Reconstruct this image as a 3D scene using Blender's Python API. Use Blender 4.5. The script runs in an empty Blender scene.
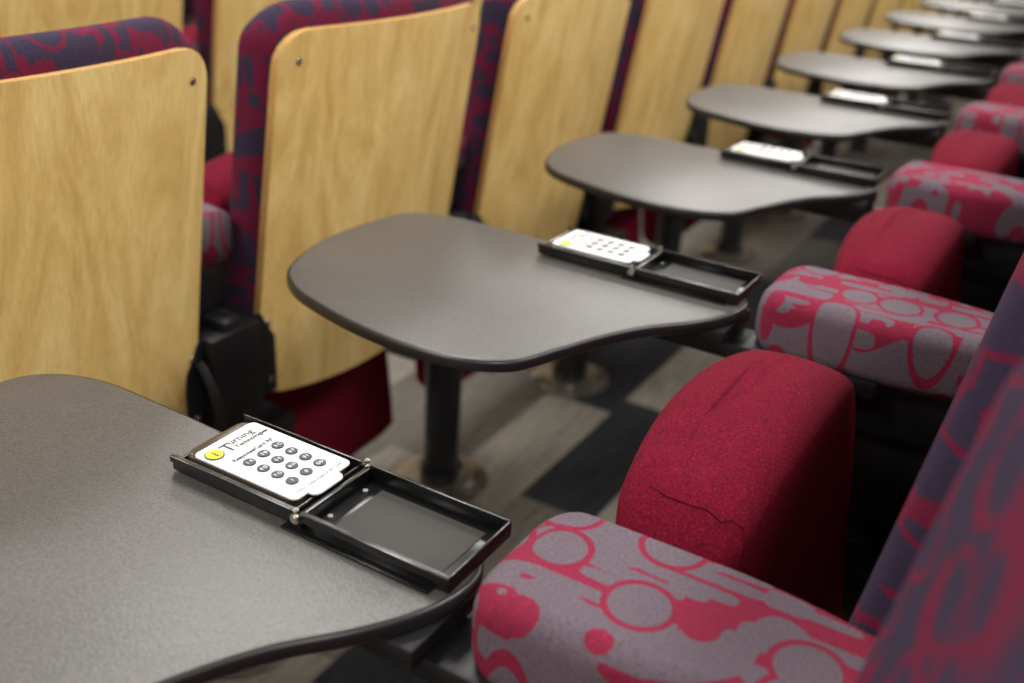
import bpy, bmesh, math, random
from mathutils import Vector, Matrix
random.seed(4)
S=bpy.context.scene
PITCH=.56
def lin(r,g,b):
    f=lambda c:(c/255/12.92 if c/255<=.04045 else ((c/255+.055)/1.055)**2.4)
    return (f(r),f(g),f(b),1)
# ---------------- materials
def newmat(name):
    m=bpy.data.materials.new(name); m.use_nodes=True
    nt=m.node_tree; b=nt.nodes['Principled BSDF']
    return m,nt,b
def N(nt,t,**k):
    n=nt.nodes.new(t)
    for a,v in k.items(): setattr(n,a,v)
    return n
def mapped(nt,scale=(1,1,1),rnd=True):
    tc=N(nt,'ShaderNodeTexCoord'); mp=N(nt,'ShaderNodeMapping')
    mp.inputs['Scale'].default_value=scale
    nt.links.new(tc.outputs['Object'],mp.inputs['Vector'])
    if rnd:
        oi=N(nt,'ShaderNodeObjectInfo'); mu=N(nt,'ShaderNodeMath',operation='MULTIPLY'); mu.inputs[1].default_value=37.0
        nt.links.new(oi.outputs['Random'],mu.inputs[0]); nt.links.new(mu.outputs[0],mp.inputs['Location'])
    return mp
def noise(nt,mp,scale,detail=3,rough=.6):
    n=N(nt,'ShaderNodeTexNoise'); n.inputs['Scale'].default_value=scale; n.inputs['Detail'].default_value=detail; n.inputs['Roughness'].default_value=rough
    nt.links.new(mp.outputs[0],n.inputs['Vector']); return n
def ramp(nt,src,stops,interp='LINEAR'):
    r=N(nt,'ShaderNodeValToRGB'); cr=r.color_ramp; cr.interpolation=interp
    while len(cr.elements)<len(stops): cr.elements.new(.5)
    for e,(p,c) in zip(cr.elements,stops): e.position=p; e.color=c
    nt.links.new(src,r.inputs[0]); return r
def mix(nt,f,a,b,mode='MIX'):
    m=N(nt,'ShaderNodeMix',data_type='RGBA',blend_type=mode)
    for idx,v in ((0,f),(6,a),(7,b)):
        if isinstance(v,(float,int,tuple)): m.inputs[idx].default_value=v
        else: nt.links.new(v,m.inputs[idx])
    return m.outputs[2]
def bump(nt,b,src,st,dist):
    u=N(nt,'ShaderNodeBump'); u.inputs['Strength'].default_value=st; u.inputs['Distance'].default_value=dist
    nt.links.new(src,u.inputs['Height']); nt.links.new(u.outputs[0],b.inputs['Normal'])
def mop(nt,o,a,b_=0,clamp=False):
    n=N(nt,'ShaderNodeMath',operation=o,use_clamp=clamp)
    for i,v in enumerate((a,b_)):
        if isinstance(v,(int,float)): n.inputs[i].default_value=v
        else: nt.links.new(v,n.inputs[i])
    return n.outputs[0]

def mat_fabric(name,red,gray,vert=False):
    m,nt,b=newmat(name)
    mp=mapped(nt)
    def sc(a,l): # a = across, l = along
        return (a,a*.6,l) if vert else (a,l,a*.5)
    op=lambda o,a,b_,c=False: mop(nt,o,a,b_,c)
    def vd(scale,s_,dist,off,rnd=.9):
        m2=N(nt,'ShaderNodeMapping'); m2.inputs['Scale'].default_value=s_; m2.inputs['Location'].default_value=off
        nt.links.new(mp.outputs[0],m2.inputs[0])
        v=N(nt,'ShaderNodeTexVoronoi',distance=dist); v.inputs['Scale'].default_value=scale; v.inputs['Randomness'].default_value=rnd
        if dist=='MINKOWSKI': v.inputs['Exponent'].default_value=4.0
        nt.links.new(m2.outputs[0],v.inputs['Vector'])
        return v.outputs['Distance']
    lt=lambda d,th: op('LESS_THAN',d,th)
    flat=(1,.35,1) if vert else (1,1,.35)
    m3=N(nt,'ShaderNodeMapping'); m3.inputs['Scale'].default_value=sc(1.5,.9); nt.links.new(mp.outputs[0],m3.inputs[0])
    pn=noise(nt,m3,14,0); P=op('GREATER_THAN',pn.outputs['Fac'],.60)
    dA=vd(19,flat,'EUCLIDEAN',(0,0,0),.6)
    disc=lt(dA,.36); halo=lt(dA,.44)
    dA2=vd(17,flat,'EUCLIDEAN',(5.3,8.2,1.4),.6); rd=lt(dA2,.28)
    B=lt(vd(15,sc(4.6,.8),'MINKOWSKI',(3,1,2),.55),.38)
    C=lt(vd(21,sc(1.6,1.0),'MINKOWSKI',(6,2,9),.8),.30)
    v=op('MAXIMUM',op('MAXIMUM',B,P),C)
    v=op('SUBTRACT',v,op('MAXIMUM',halo,rd),True); v=op('MAXIMUM',v,disc)
    col=mix(nt,v,red,gray)
    fine=noise(nt,mp,650,2,.8)
    r=ramp(nt,fine.outputs['Fac'],[(.3,(.5,.5,.5,1)),(.7,(1.28,1.28,1.28,1))])
    col=mix(nt,1.0,col,r.outputs[0],'MULTIPLY')
    nt.links.new(col,b.inputs['Base Color']); b.inputs['Roughness'].default_value=.9
    b.inputs['Specular IOR Level'].default_value=.2
    bump(nt,b,fine.outputs['Fac'],.5,.001)
    return m
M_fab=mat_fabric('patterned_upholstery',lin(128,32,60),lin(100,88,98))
M_fab_shaded=mat_fabric('patterned_upholstery_back_shaded',lin(104,24,54),lin(54,44,66),True)  # same fabric as the armrests, shade on the backs put into darker colours
def mat_wool():
    m,nt,b=newmat('crimson_wool'); mp=mapped(nt)
    f=noise(nt,mp,450,3,.8); g=noise(nt,mp,60,3)
    r=ramp(nt,f.outputs['Fac'],[(.3,lin(74,5,23)),(.55,lin(104,10,34)),(.78,lin(136,32,58))])
    r2=ramp(nt,g.outputs['Fac'],[(.3,(.88,.88,.88,1)),(.7,(1.1,1.1,1.1,1))])
    nt.links.new(mix(nt,1.0,r.outputs[0],r2.outputs[0],'MULTIPLY'),b.inputs['Base Color'])
    b.inputs['Roughness'].default_value=.95; b.inputs['Specular IOR Level'].default_value=.12
    bump(nt,b,f.outputs['Fac'],.7,.0015); return m
M_wool=mat_wool()
def mat_ply():
    m,nt,b=newmat('birch_plywood'); mp=mapped(nt,(3.0,3.0,.55))
    a=noise(nt,mp,3.5,4,.55); a.inputs['Distortion'].default_value=2.8
    mp2=mapped(nt,(60,60,2.2)); f=noise(nt,mp2,6,3,.6)
    r=ramp(nt,a.outputs['Fac'],[(.3,lin(216,178,104)),(.5,lin(236,202,128)),(.7,lin(248,220,150))])
    r2=ramp(nt,f.outputs['Fac'],[(.3,(.87,.85,.81,1)),(.6,(1.0,1.0,1.0,1))])
    nt.links.new(mix(nt,1.0,r.outputs[0],r2.outputs[0],'MULTIPLY'),b.inputs['Base Color'])
    b.inputs['Roughness'].default_value=.32; b.inputs['Coat Weight'].default_value=.35; b.inputs['Coat Roughness'].default_value=.2
    return m
M_ply=mat_ply()
def simple(name,col,rough,metal=0,spec=.5,bs=0,bscale=400,var=0):
    m,nt,b=newmat(name); mp=mapped(nt,rnd=False)
    n=noise(nt,mp,bscale,2,.6)
    lo=tuple(c*(1-var) for c in col[:3])+(1,); hi=tuple(min(1,c*(1+var)) for c in col[:3])+(1,)
    r=ramp(nt,n.outputs['Fac'],[(.3,lo),(.7,hi)]); nt.links.new(r.outputs[0],b.inputs['Base Color'])
    b.inputs['Roughness'].default_value=rough; b.inputs['Metallic'].default_value=metal; b.inputs['Specular IOR Level'].default_value=spec
    if bs: bump(nt,b,n.outputs['Fac'],bs,.0006)
    return m
M_tab=simple('grey_laminate',lin(75,72,70),.37,0,.5,.5,550,.34)
M_edge=simple('black_edge_band',lin(32,30,32),.35)
M_blk=simple('black_powdercoat',lin(18,18,20),.45,0,.4,.2,900,.1)
M_blkg=simple('black_painted_steel',lin(13,13,14),.25,0,.6,0,500,.1)
M_steel=simple('screw_steel',lin(190,185,180),.25,1)
M_pedm=simple('grey_painted_steel',lin(50,52,56),.28,.4,.5)
M_base=simple('worn_base_steel',lin(150,146,140),.25,.8)
M_plyedge=simple('ply_edge',lin(190,148,88),.5,0,.3,0,150,.15)
M_seam=simple('seam_thread',lin(80,7,27),.95,0,.1)
M_white=simple('white_label',lin(228,228,230),.35)
M_dark=simple('button_charcoal',lin(52,52,56),.4)
M_trayf=simple('tray_liner',lin(44,42,39),.6,0,.4,.2,900,.1)
M_ink=simple('label_ink',lin(30,30,34),.5)
M_yel=simple('logo_yellow',lin(214,204,20),.4)
M_brown=simple('clicker_shell',lin(60,48,36),.25)
M_wall=simple('painted_wall',lin(196,192,184),.8,0,.3,0,20,.02)
M_ceil=simple('ceiling_tile',lin(205,203,199),.9,0,.2,0,60,.03)
def mat_carpet():
    m,nt,b=newmat('carpet_planks'); mp=mapped(nt,rnd=False)
    H=lambda i,j,s:(math.sin(i*1.299+j*7.823+s)*117.3)%1.0
    seed=None; best=-9
    for q in range(150000):
        s=q*.00041
        if H(3,4,s)>.2: continue
        sc=(H(3,5,s)<.22)+(H(4,4,s)>.6)+(H(2,5,s)>.3)+(H(2,4,s)>.28)+(H(3,3,s)>.3)+(H(2,3,s)>.3)+(H(4,5,s)>.3)+(H(5,4,s)<.22)*.5+(H(2,5,s)>.6)*.3
        if sc>best: best=sc; seed=s
    sx=N(nt,'ShaderNodeSeparateXYZ'); nt.links.new(mp.outputs[0],sx.inputs[0])
    o=lambda *a: mop(nt,*a)
    j=o('FLOOR',o('DIVIDE',o('SUBTRACT',sx.outputs[1],.01),.165))
    odd=o('FLOORED_MODULO',j,2.0)
    i=o('FLOOR',o('DIVIDE',o('SUBTRACT',o('SUBTRACT',sx.outputs[0],.05),o('MULTIPLY',odd,.42)),.5))
    h=o('FLOORED_MODULO',o('MULTIPLY',o('SINE',o('ADD',o('ADD',o('MULTIPLY',i,1.299),o('MULTIPLY',j,7.823)),seed)),117.3),1.0)
    base=ramp(nt,h,[(0,lin(44,45,49)),(.25,lin(104,100,94)),(.48,lin(84,82,79)),(.68,lin(134,129,120))],'CONSTANT')
    mp2=mapped(nt,(3,45,1),False); st=noise(nt,mp2,3,4,.7)
    r=ramp(nt,st.outputs['Fac'],[(.3,(.5,.5,.5,1)),(.7,(1.4,1.4,1.4,1))])
    mp3=mapped(nt,rnd=False); fn=noise(nt,mp3,260,2,.8)
    r3=ramp(nt,fn.outputs['Fac'],[(.3,(.7,.7,.7,1)),(.7,(1.25,1.25,1.25,1))])
    c=mix(nt,1.0,base.outputs[0],r.outputs[0],'MULTIPLY'); c=mix(nt,1.0,c,r3.outputs[0],'MULTIPLY')
    nt.links.new(c,b.inputs['Base Color']); b.inputs['Roughness'].default_value=.95; b.inputs['Specular IOR Level'].default_value=.15
    bump(nt,b,fn.outputs['Fac'],.6,.003); return m
M_carpet=mat_carpet()

# ---------------- mesh helpers
class MB:
    def __init__(s): s.bm=bmesh.new(); s.mats=[]
    def mi(s,m):
        if m not in s.mats: s.mats.append(m)
        return s.mats.index(m)
    def loft(s,rings,mat,smooth=True,closed=False):
        i=s.mi(mat); V=[[s.bm.verts.new(p) for p in r] for r in rings]; n=len(rings[0]); fs=[]
        rng=range(len(V)) if closed else range(len(V)-1)
        for a in rng:
            A=V[a];B=V[(a+1)%len(V)]
            for k in range(n):
                fs.append(s.bm.faces.new((A[k],A[(k+1)%n],B[(k+1)%n],B[k])))
        if not closed:
            fs.append(s.bm.faces.new(V[0][::-1])); fs.append(s.bm.faces.new(V[-1]))
        for f in fs: f.material_index=i; f.smooth=smooth
        return fs
    def box(s,x0,x1,y0,y1,z0,z1,mat,bev=.002,M=None,seg=2):
        i=s.mi(mat); t=bmesh.new(); bmesh.ops.create_cube(t,size=1)
        for v in t.verts: v.co=Vector(((x0+x1)/2+v.co.x*(x1-x0),(y0+y1)/2+v.co.y*(y1-y0),(z0+z1)/2+v.co.z*(z1-z0)))
        if bev: bmesh.ops.bevel(t,geom=t.edges[:],offset=bev,segments=seg,affect='EDGES',profile=.5)
        if M: t.transform(M)
        s.absorb(t,i)
    def absorb(s,t,i,smooth=True):
        mp={v:s.bm.verts.new(v.co) for v in t.verts}
        for f in t.faces:
            g=s.bm.faces.new([mp[v] for v in f.verts]); g.material_index=i; g.smooth=smooth
        t.free()
    def disc(s,c,r,h,mat,axis='Z',n=24,bev=0,r2=None):
        i=s.mi(mat); t=bmesh.new(); bmesh.ops.create_cone(t,cap_ends=True,segments=n,radius1=r,radius2=r if r2 is None else r2,depth=h)
        if bev: bmesh.ops.bevel(t,geom=[e for e in t.edges if abs(e.verts[0].co.z-e.verts[1].co.z)<1e-6],offset=bev,segments=2,affect='EDGES')
        R={'Z':Matrix(),'X':Matrix.Rotation(math.pi/2,4,'Y'),'Y':Matrix.Rotation(math.pi/2,4,'X')}[axis]
        t.transform(Matrix.Translation(c)@R); s.absorb(t,i)
    def tube(s,pts,r,mat,n=8):
        pts=[Vector(p) for p in pts]; rings=[]; up=Vector((.3,.9,.2)).normalized()
        for k,p in enumerate(pts):
            d=(pts[min(k+1,len(pts)-1)]-pts[max(k-1,0)]).normalized()
            a=d.cross(up).normalized(); b2=d.cross(a).normalized(); 
            rings.append([p+a*r*math.cos(q*2*math.pi/n)+b2*r*math.sin(q*2*math.pi/n) for q in range(n)])
        s.loft(rings,mat)
    def prism(s,pts,z0,z1,mat_top,mat_side,bev=.003,seg=3):
        t=bmesh.new(); f=t.faces.new([t.verts.new((p[0],p[1],z0)) for p in pts])
        t.normal_update()
        e=bmesh.ops.extrude_face_region(t,geom=[f]); vs=[v for v in e['geom'] if isinstance(v,bmesh.types.BMVert)]
        for v in vs: v.co.z=z1
        bmesh.ops.recalc_face_normals(t,faces=t.faces[:])
        hor=[ed for ed in t.edges if abs(ed.verts[0].co.z-ed.verts[1].co.z)<1e-7]
        bmesh.ops.bevel(t,geom=hor,offset=bev,segments=seg,affect='EDGES',profile=.5)
        t.normal_update()
        i1=s.mi(mat_top); i2=s.mi(mat_side)
        mp={v:s.bm.verts.new(v.co) for v in t.verts}
        for f in t.faces:
            g=s.bm.faces.new([mp[v] for v in f.verts]); top=f.normal.z>.99 and len(f.verts)>8
            g.material_index=i1 if top else i2; g.smooth=not top
        t.free()
    def mesh(s,name,sharp=40):
        bmesh.ops.recalc_face_normals(s.bm,faces=s.bm.faces[:])
        me=bpy.data.meshes.new(name); s.bm.to_mesh(me); s.bm.free()
        for m in s.mats: me.materials.append(m)
        if sharp: me.set_sharp_from_angle(angle=math.radians(sharp))
        return me
def rrect(hw,y0,y1,rad,nx=14,nc=5,ns=2):
    rad=min(rad,hw*.98,(y1-y0)/2*.98); P=[]
    def arc(cx,cy,a0):
        for k in range(nc+1):
            a=a0+math.pi/2*k/nc; P.append((cx+rad*math.cos(a),cy+rad*math.sin(a)))
    arc(-hw+rad,y0+rad,math.pi)       # bottom-left
    for k in range(1,nx): P.append((-hw+rad+(2*hw-2*rad)*k/nx,y0))
    arc(hw-rad,y0+rad,-math.pi/2)
    for k in range(1,ns): P.append((hw,y0+rad+(y1-y0-2*rad)*k/ns))
    arc(hw-rad,y1-rad,0)
    for k in range(1,nx): P.append((hw-rad-(2*hw-2*rad)*k/nx,y1))
    arc(-hw+rad,y1-rad,math.pi/2)
    for k in range(1,ns): P.append((-hw,y1-rad-(y1-y0-2*rad)*k/ns))
    return P
def catmull(P,n=6):
    out=[];L=len(P)
    for i in range(L):
        p0,p1,p2,p3=[Vector(P[(i+j)%L]) for j in (-1,0,1,2)]
        for k in range(n):
            t=k/n
            out.append(.5*((2*p1)+(-p0+p2)*t+(2*p0-5*p1+4*p2-p3)*t*t+(-p0+3*p1-3*p2+p3)*t**3))
    return out

BOW=.03
def yply(x,z): # rear face of plywood, z in base heights
    return .010-.15*(z-.45)-BOW+BOW*(x/.2225)**2

def chair_meshes(dz):
    D={}
    mb=MB(); W=.2265; zt=.972; th=.012; nx=24; rows=30
    def outline(x):
        ax=abs(x)/W
        R=.045; ex=abs(x)-(W-R); top=zt-(R-math.sqrt(max(0,R*R-ex*ex)) if ex>0 else 0)
        R2=.05; bot=.425+.022*ax*ax; ex=abs(x)-(W-R2)
        if ex>0: bot+=(R2-math.sqrt(max(0,R2*R2-ex*ex)))*.9
        return bot,top
    xs=[-W*math.cos(math.pi*i/nx) for i in range(nx+1)]
    F=[];Bk=[]
    for x in xs:
        b,t=outline(x); colf=[];colb=[]
        for j in range(rows+1):
            z=b+(t-b)*j/rows; y=yply(x,z)
            colb.append(mb.bm.verts.new((x,y,z+dz))); colf.append(mb.bm.verts.new((x,y+th,z+dz)))
        F.append(colf);Bk.append(colb)
    ip=mb.mi(M_ply); ie=mb.mi(M_plyedge)
    def face(vs,i,sm=True):
        f=mb.bm.faces.new(vs); f.material_index=i; f.smooth=sm
    for i in range(nx):
        for j in range(rows):
            face((Bk[i][j],Bk[i+1][j],Bk[i+1][j+1],Bk[i][j+1]),ip); face((F[i][j],F[i][j+1],F[i+1][j+1],F[i+1][j]),ip)
        face((Bk[i][0],F[i][0],F[i+1][0],Bk[i+1][0]),ie); face((Bk[i][-1],Bk[i+1][-1],F[i+1][-1],F[i][-1]),ie)
    for j in range(rows):
        face((Bk[0][j],Bk[0][j+1],F[0][j+1],F[0][j]),ie); face((Bk[-1][j],F[-1][j],F[-1][j+1],Bk[-1][j+1]),ie)
    for sx in (-1,1):
        for z in (.934,):
            x=sx*.197; mb.disc((x,yply(x,z)-.0005,z+dz),.0045,.003,M_steel,'Y',16,.001)
    D['back_panel']=mb.mesh('back_panel',35)
    # padding
    mb=MB(); rings=[]; Wp=.231; z0=.46; ztp=1.003; T=.066
    zs=[(z0,.02,.015),(z0+.008,.008,.006),(z0+.02,0,0)]+[(z0+.02+(ztp-.055-z0-.02)*k/12,0,0) for k in range(1,12)]
    for k in range(9):
        a=math.pi/2*k/8; zs.append((ztp-.055+.055*math.sin(a),.07*(1-math.cos(a)),.033*(1-math.cos(a))*.96))
    for z,ix,iy in zs:
        hw=Wp-ix; y0,y1=iy,T-iy
        r=[]
        for (x,y) in rrect(hw,y0,y1,.026,16,5,3):
            r.append((x,yply(x,z)+th+.0005+y,z+dz))
        rings.append(r)
    mb.loft(rings,M_fab_shaded)
    D['back_padding']=mb.mesh('back_padding',0)
    # folded seat cushion
    mb=MB(); rings=[]; zb=.155; ztc=.735; HT=.075
    prof=[(zb,.03,.03),(zb+.01,.012,.014),(zb+.03,0,0)]
    for k in range(1,14): prof.append((zb+.03+(ztc-HT-zb-.03)*k/13,0,0))
    for k in range(1,15):
        a=math.pi/2*k/14; c1=1-math.cos(a)
        prof.append((ztc-HT+HT*math.sin(a),.06*c1,.032*max(0,(c1-.3)/.7)**1.5))
    seam=[]
    for z,ix,iy in prof:
        f=(z-zb)/(ztc-zb); hw0=.205-.028*max(0,f-.2)**1.3; hw=hw0-ix
        ys=.073+.062*f**1.1; yu=ys+.088-.014*(1-f)
        pts=rrect(hw,ys+iy,yu-iy,.022,16,5,3)
        rr=[]
        for x,y in pts:
            q=1-(x/hw0)**2; ty=(y-ys)/(yu-ys)
            rr.append((x,y-.008*q*(1-ty)+.026*q*ty*(f**.5),z+dz-.035*(1-q)*f**4))
        rings.append(rr); seam.append(Vector(rr[4]))
    mb.loft(rings,M_wool)
    K=len(prof)-4
    mb.tube(seam[:K-1]+[Vector(rings[K-1][i]) for i in (3,2)]+[Vector(rings[K][i]) for i in (1,0,-1,-2,-3,-5)],.0009,M_seam,6)
    D['seat_cushion']=mb.mesh('seat_cushion',0)
    # armrest pad
    def arm(xc):
        mb=MB(); rings=[]; y1=.258; y0=.02; zt=.735; zb=.664; hw=.062
        prof=[]
        for k in range(8):
            a=math.pi/2*k/7; prof.append((y1-.03+.03*math.cos(a),.03*(1-math.sin(a)),.018*(1-math.sin(a))))
        prof+=[(y1-.03-(y1-.03-y0)*k/12,.016*max(0,(k-6)/6)**1.5,0) for k in range(1,13)]
        for y,ix,iz in prof:
            rings.append([(xc+x,y,z+dz) for x,z in rrect(hw-ix,zb+iz,zt-iz,.018,8,6,2)])
        mb.loft(rings,M_fab)
        return mb.mesh('armrest_pad',0)
    D['armrest_pad']=arm(.28); D['armrest_pad_end']=arm(-.28)
    def standard(xc):
        mb=MB()
        mb.box(xc-.045,xc+.045,-.025,.05,.44+dz,.585+dz,M_blk,.004)
        mb.box(xc-.016,xc+.016,-.02,.20,.36+dz,.60+dz,M_blk,.006)
        mb.box(xc-.035,xc+.035,.02,.215,.60+dz,.665+dz,M_blk,.008)
        for sx,xa,xb in ((1,xc+.04,xc+.088),(-1,xc-.078,xc-.04)):
            ya=yply(.2,.5)-.004
            mb.box(xa,xb,ya-.002,ya+.003,.455+dz,.585+dz,M_blk,.001)
            xm=xb-.012 if sx>0 else xa+.012
            for z in (.475,.565): mb.disc((xm,ya-.003,z+dz),.0045,.004,M_steel,'Y',14,.001)
        pts=[(xc-.055,-.010-.032*math.sin(math.pi*k/12),.555+dz-.15*k/12) for k in range(13)]
        mb.tube(pts,.007,M_blk,10)
        mb.disc((xc,.10,.46+dz),.024,.12,M_blk,'X',24,.003)
        return mb.mesh('side_standard',35)
    D['side_standard']=standard(.28); D['side_standard_end']=standard(-.28)
    def ped(xc):
        mb=MB()
        mb.disc((xc,.045,.205+dz/2),.036,.39+dz,M_pedm,'Z',32)
        mb.disc((xc,.045,.004),.098,.008,M_base,'Z',48,.002)
        mb.disc((xc,.045,.014),.07,.012,M_base,'Z',48,.003)
        mb.disc((xc,.045,.03),.045,.03,M_pedm,'Z',32,.004)
        for k in range(4):
            a=math.pi/4+k*math.pi/2; mb.disc((xc+.082*math.cos(a),.045+.082*math.sin(a),.013),.011,.014,M_base,'Z',6)
        mb.box(xc-.15,xc+.11,.01,.08,.345+dz,.385+dz,M_blk,.006)
        mb.box(xc-.06,xc+.03,-.06,.17,.36+dz,.41+dz,M_blk,.008)
        return mb.mesh('pedestal',35)
    D['pedestal']=ped(.315); D['pedestal_end']=ped(-.245)
    return D
Dback=chair_meshes(.06); Dfront=chair_meshes(0.0)

# ---------------- tablet (local to chair, our row)
TZ=.7625
out=[(1.034,.30),(1.036,.40),(1.040,.50),(1.044,.60),(1.042,.68),(1.014,.73),(.955,.744),(.885,.747),(.83,.737),(.778,.714),(.744,.674),(.724,.618),(.711,.56),(.706,.50),(.712,.445),(.738,.402),(.785,.381),(.838,.360),(.882,.336),(.922,.304),(.960,.281),(.995,.272),(1.02,.278)]
mb=MB(); mb.prism([(p.x-.75,p.y) for p in catmull([(a,b) for a,b in out],6)],TZ-.013,TZ,M_tab,M_edge,.004,3)
me_tab=mb.mesh('tablet',50)
mb=MB()
X0=.992-.75; X1=1.066-.75; YA=.274; YM=.398; YB=.518
z=TZ
mb.box(X0-.007,X0+.05,YA+.012,YM+.01,z,z+.002,M_blkg,.0006)     # mounting plate
HH=.0125
def tray(y0,y1,zf,h,lip):
    w=.0018
    mb.box(X0,X1,y0,y1,zf,zf+w,M_blkg,.0004)
    mb.box(X0,X0+w,y0,y1,zf,zf+h,M_blkg,.0004); mb.box(X1-w,X1,y0,y1,zf,zf+h,M_blkg,.0004)
    mb.box(X0,X1,y0,y0+w,zf,zf+h*lip,M_blkg,.0004)
tray(YA,YM-.004,z+.002,HH,1.0)
mb.box(X0+.010,X1-.010,YA+.014,YM-.022,z+.0038,z+.0047,M_trayf,.0004)
tray(YM+.004,YB,z+.002,HH,.8)
mb.box(X0,X1,YB-.002,YB,z+.002,z+.008,M_blkg,.0004)
mb.box(X0-.0025,X0,YM+.004,YB,z+.0095,z+.0145,M_blkg,.0006)
mb.box(X0-.0025,X0+.001,YA,YM-.004,z+.008,z+.0145,M_blkg,.0006)
mb.box(X0-.002,X1+.002,YM-.005,YM-.001,z+.002,z+.0125,M_blkg,.0006)
for x in (X0-.003,X1):
    mb.disc((x,YM,z+.0095),.0038,.004,M_steel,'X',16,.001)
    mb.disc((x+.002,YM+.001,z+.0145),.0022,.003,M_steel,'Z',12,.0008)
mb.disc(((X0+X1)/2,YM,z+.008),.0025,X1-X0,M_blkg,'X',12)
for x in (X0+.018,X1-.018):
    mb.disc((x,YM-.013,z+.0046),.002,.0015,M_steel,'Z',12)
me_tray=mb.mesh('clicker_tray',35)
# support arm under tablet
mb=MB()
mb.box(.215,.265,.12,.40,TZ-.050,TZ-.030,M_blk,.004)
mb.box(.20,.28,.275,.40,TZ-.030,TZ-.0132,M_blk,.003)
mb.disc((.24,.30,TZ-.031),.026,.03,M_blk,'Z',28,.003)
me_arm=mb.mesh('tablet_arm',35)

# ---------------- clicker
CX0=X0+.006; CX1=X1-.006; CY0=YM+.008; CY1=YB-.004
mb=MB()
def rr2(x0,x1,y0,y1,r,n=6):
    P=[]
    for cx,cy,a0 in ((x0+r,y0+r,math.pi),(x1-r,y0+r,1.5*math.pi),(x1-r,y1-r,0),(x0+r,y1-r,.5*math.pi)):
        for k in range(n+1):
            a=a0+math.pi/2*k/n; P.append((cx+r*math.cos(a),cy+r*math.sin(a)))
    return P
zc=TZ+.0038
mb.prism(rr2(CX0,CX1,CY0+.002,CY1,.010),zc,zc+.0105,M_brown,M_brown,.003)
mb.prism(rr2(CX0+.0005,CX1-.0005,CY0,CY1-.010,.005),zc+.0100,zc+.0118,M_white,M_white,.0006)
mb.prism(rr2(CX0+.014,CX1-.016,CY0-.007,CY0+.01,.006),zc+.0092,zc+.0112,M_white,M_white,.0008)
zt=zc+.0118
cw=CX1-CX0
cols=[CX0+.017+i*.0145 for i in range(3)]; rowsY=[CY0+.058-i*.0135 for i in range(4)]
lab=['1 A','2 B','3 C','4 D','5 E','6 F','7 G','8 H','9 I','?','0','GO']
texts=[]
k=0
for y in rowsY:
    for x in cols:
        mb.disc((x,y,zt+.0004),.0048,.0012,M_dark,'Z',20,.0003); texts.append((lab[k],x,y-.0015,zt+.0010,.0042,M_white,'CENTER')); k+=1
LY=CY1-.027
mb.disc((CX0+.0095,LY+.004,zt+.0003),.0072,.0008,M_ink,'Z',24); mb.disc((CX0+.0095,LY+.004,zt+.0006),.0064,.0008,M_yel,'Z',24)
texts.append(('i',CX0+.0095,LY-.0002,zt+.0011,.012,M_ink,'CENTER'))
texts.append(('T',CX0+.0175,LY-.002,zt+.0001,.017,M_ink,'LEFT'))
texts.append(('urning',CX0+.0265,LY+.0045,zt+.0001,.0095,M_ink,'LEFT'))
texts.append(('Technologies',CX0+.0265,LY-.002,zt+.0001,.0060,M_ink,'LEFT'))
texts.append(('ResponseCard RF',CX0+cw*.5,CY0+.0665,zt+.0001,.0055,M_ink,'CENTER'))
texts.append(('www.responsecards.com',CX0+cw*.5,CY0+.004,zt+.0001,.0048,M_ink,'CENTER'))
bmt=mb
for s_,x,y,zz,size,mat,al in texts:
    cu=bpy.data.curves.new('t','FONT'); cu.body=s_; cu.size=size; cu.align_x=al; cu.extrude=.0001; cu.resolution_u=3; cu.offset=.00015 if size>.005 else 0
    ob=bpy.data.objects.new('t',cu); S.collection.objects.link(ob)
    bpy.context.view_layer.update()
    me=bpy.data.meshes.new_from_object(ob.evaluated_get(bpy.context.evaluated_depsgraph_get()))
    t=bmesh.new(); t.from_mesh(me); t.transform(Matrix.Translation((x,y,zz))); bmt.absorb(t,bmt.mi(mat),False)
    bpy.data.objects.remove(ob); bpy.data.meshes.remove(me); bpy.data.curves.remove(cu)
# put the clicker's own origin at its centre, resting height
ORG=Vector(((CX0+CX1)/2,(CY0+CY1)/2,zc))
bmt.bm.transform(Matrix.Translation(-ORG))
me_click=bmt.mesh('response_clicker',35)

def obj(name,me,parent=None,loc=(0,0,0)):
    o=bpy.data.objects.new(name,me); S.collection.objects.link(o); o.location=loc
    if parent: o.parent=parent
    return o
def chair(r,c,D,tablet=False,end=False,ty=0,tx=0):
    e=bpy.data.objects.new('auditorium_chair',None); e.empty_display_size=.1; S.collection.objects.link(e); e.location=(r,c,0)
    for k in ('back_panel','back_padding','seat_cushion','armrest_pad','side_standard','pedestal'): obj(k,D[k],e)
    if end:
        for k in ('armrest_pad_end','side_standard_end','pedestal_end'): obj(k,D[k],e)
    if tablet:
        obj('writing_tablet',me_tab,e,(tx,0,0)); obj('clicker_tray',me_tray,e,(0,ty,0)); obj('tablet_arm',me_arm,e)
        obj('response_clicker',me_click,None,Vector((r,c+ty,0))+ORG)
for k in range(-1,15): chair(.75+PITCH*k,{-1:-.008,0:.005}.get(k,0),Dback,True,k==-1,{-1:.003,0:.005}.get(k,0),.013 if k==-1 else 0)
for k in range(-2,16): chair(1.184+PITCH*k-(.008 if k==-1 else 0),.95,Dfront,False,k==-2)
for k in range(-2,17): chair(1.46+PITCH*k,1.90,Dfront,False,k==-2)
for k in range(-2,17): chair(1.20+PITCH*k,2.85,Dfront,False,k==-2)

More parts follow.
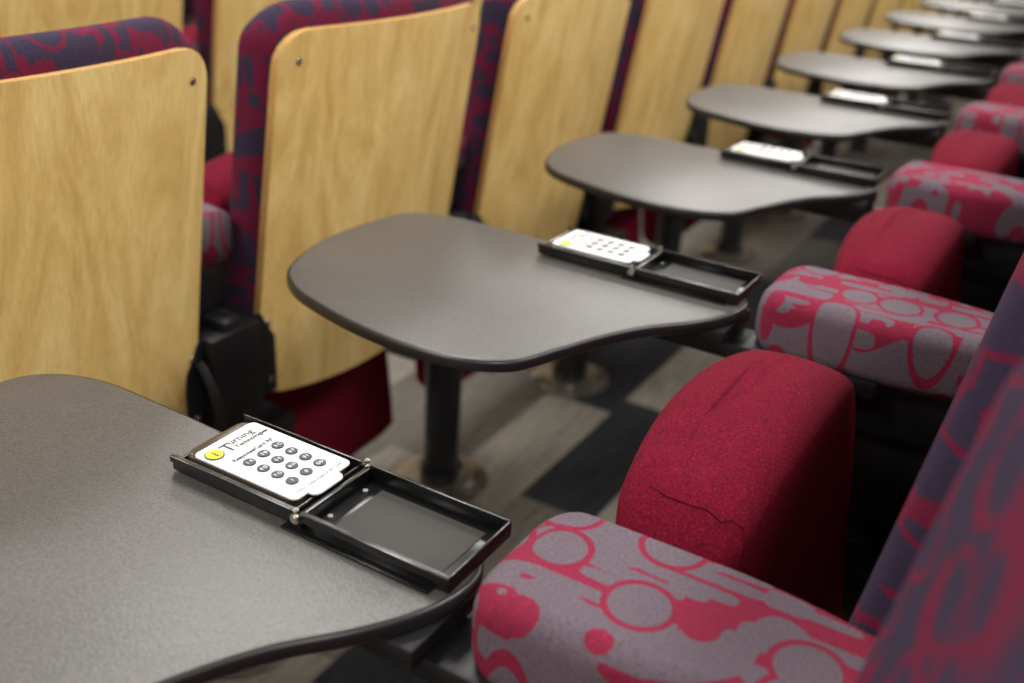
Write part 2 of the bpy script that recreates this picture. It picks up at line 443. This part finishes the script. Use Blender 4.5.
# ---------------- room
def room(name,x0,x1,y0,y1,z0,z1,mat):
    mb=MB(); mb.box(x0,x1,y0,y1,z0,z1,mat,0); return obj(name,mb.mesh(name))
room('floor',-2.5,12,-2.5,7,-.05,0,M_carpet)
room('ceiling',-2.5,12,-2.5,7,3.0,3.05,M_ceil)
room('wall_back',-2.5,12,-2.6,-2.5,0,3,M_wall)
room('wall_front',-2.5,12,7,7.1,0,3,M_wall)
room('wall_right',12,12.1,-2.5,7,0,3,M_wall)
room('wall_left',-2.6,-2.5,-2.5,7,0,3,M_wall)
M_em,nt,b=newmat('troffer_diffuser'); b.inputs['Emission Color'].default_value=(1,.98,.94,1); b.inputs['Emission Strength'].default_value=3
for x in (-1.0,1.6,4.2,6.8,9.4):
    for y in (-1.2,1.4,4.0):
        e=bpy.data.objects.new('ceiling_light',None); S.collection.objects.link(e); e.location=(x,y,0)
        mb=MB(); mb.box(-.6,.6,-.3,.3,2.975,2.998,M_ceil,.003); mb.box(-.57,.57,-.27,.27,2.965,2.976,M_em,0)
        obj('troffer',mb.mesh('troffer'),e)
        la=bpy.data.lights.new('troffer_lamp','AREA'); la.shape='RECTANGLE'; la.size=1.1; la.size_y=.5; la.energy=48; la.color=(1,.975,.93)
        lo=bpy.data.objects.new('troffer_lamp',la); S.collection.objects.link(lo); lo.parent=e; lo.location=(0,0,2.955)
w=bpy.data.worlds.new('World'); S.world=w; w.use_nodes=True
w.node_tree.nodes['Background'].inputs[0].default_value=(1,.98,.95,1); w.node_tree.nodes['Background'].inputs[1].default_value=.2

# ---------------- camera
f=Vector((.787,.436,-.439)).normalized(); rx=Vector((.508,-.859,.060)); rx=(rx-f*rx.dot(f)).normalized(); up=rx.cross(f)
loc=Vector((0,0,1.19))+rx*.010-up*.006
f2=(f+up*.0097-rx*.0117).normalized(); rx=(rx-f2*rx.dot(f2)).normalized(); up=rx.cross(f2); f=f2
cam=bpy.data.cameras.new('camera'); co=bpy.data.objects.new('camera',cam); S.collection.objects.link(co)
M=Matrix((rx,up,-f)).transposed().to_4x4(); M.translation=loc; co.matrix_world=M
cam.sensor_width=36; cam.lens=36*1030/1024; cam.clip_start=.02
cam.dof.use_dof=True; cam.dof.focus_distance=.80; cam.dof.aperture_fstop=3.8
S.camera=co
S.view_settings.view_transform='Standard'; S.view_settings.look='None'; S.view_settings.exposure=0
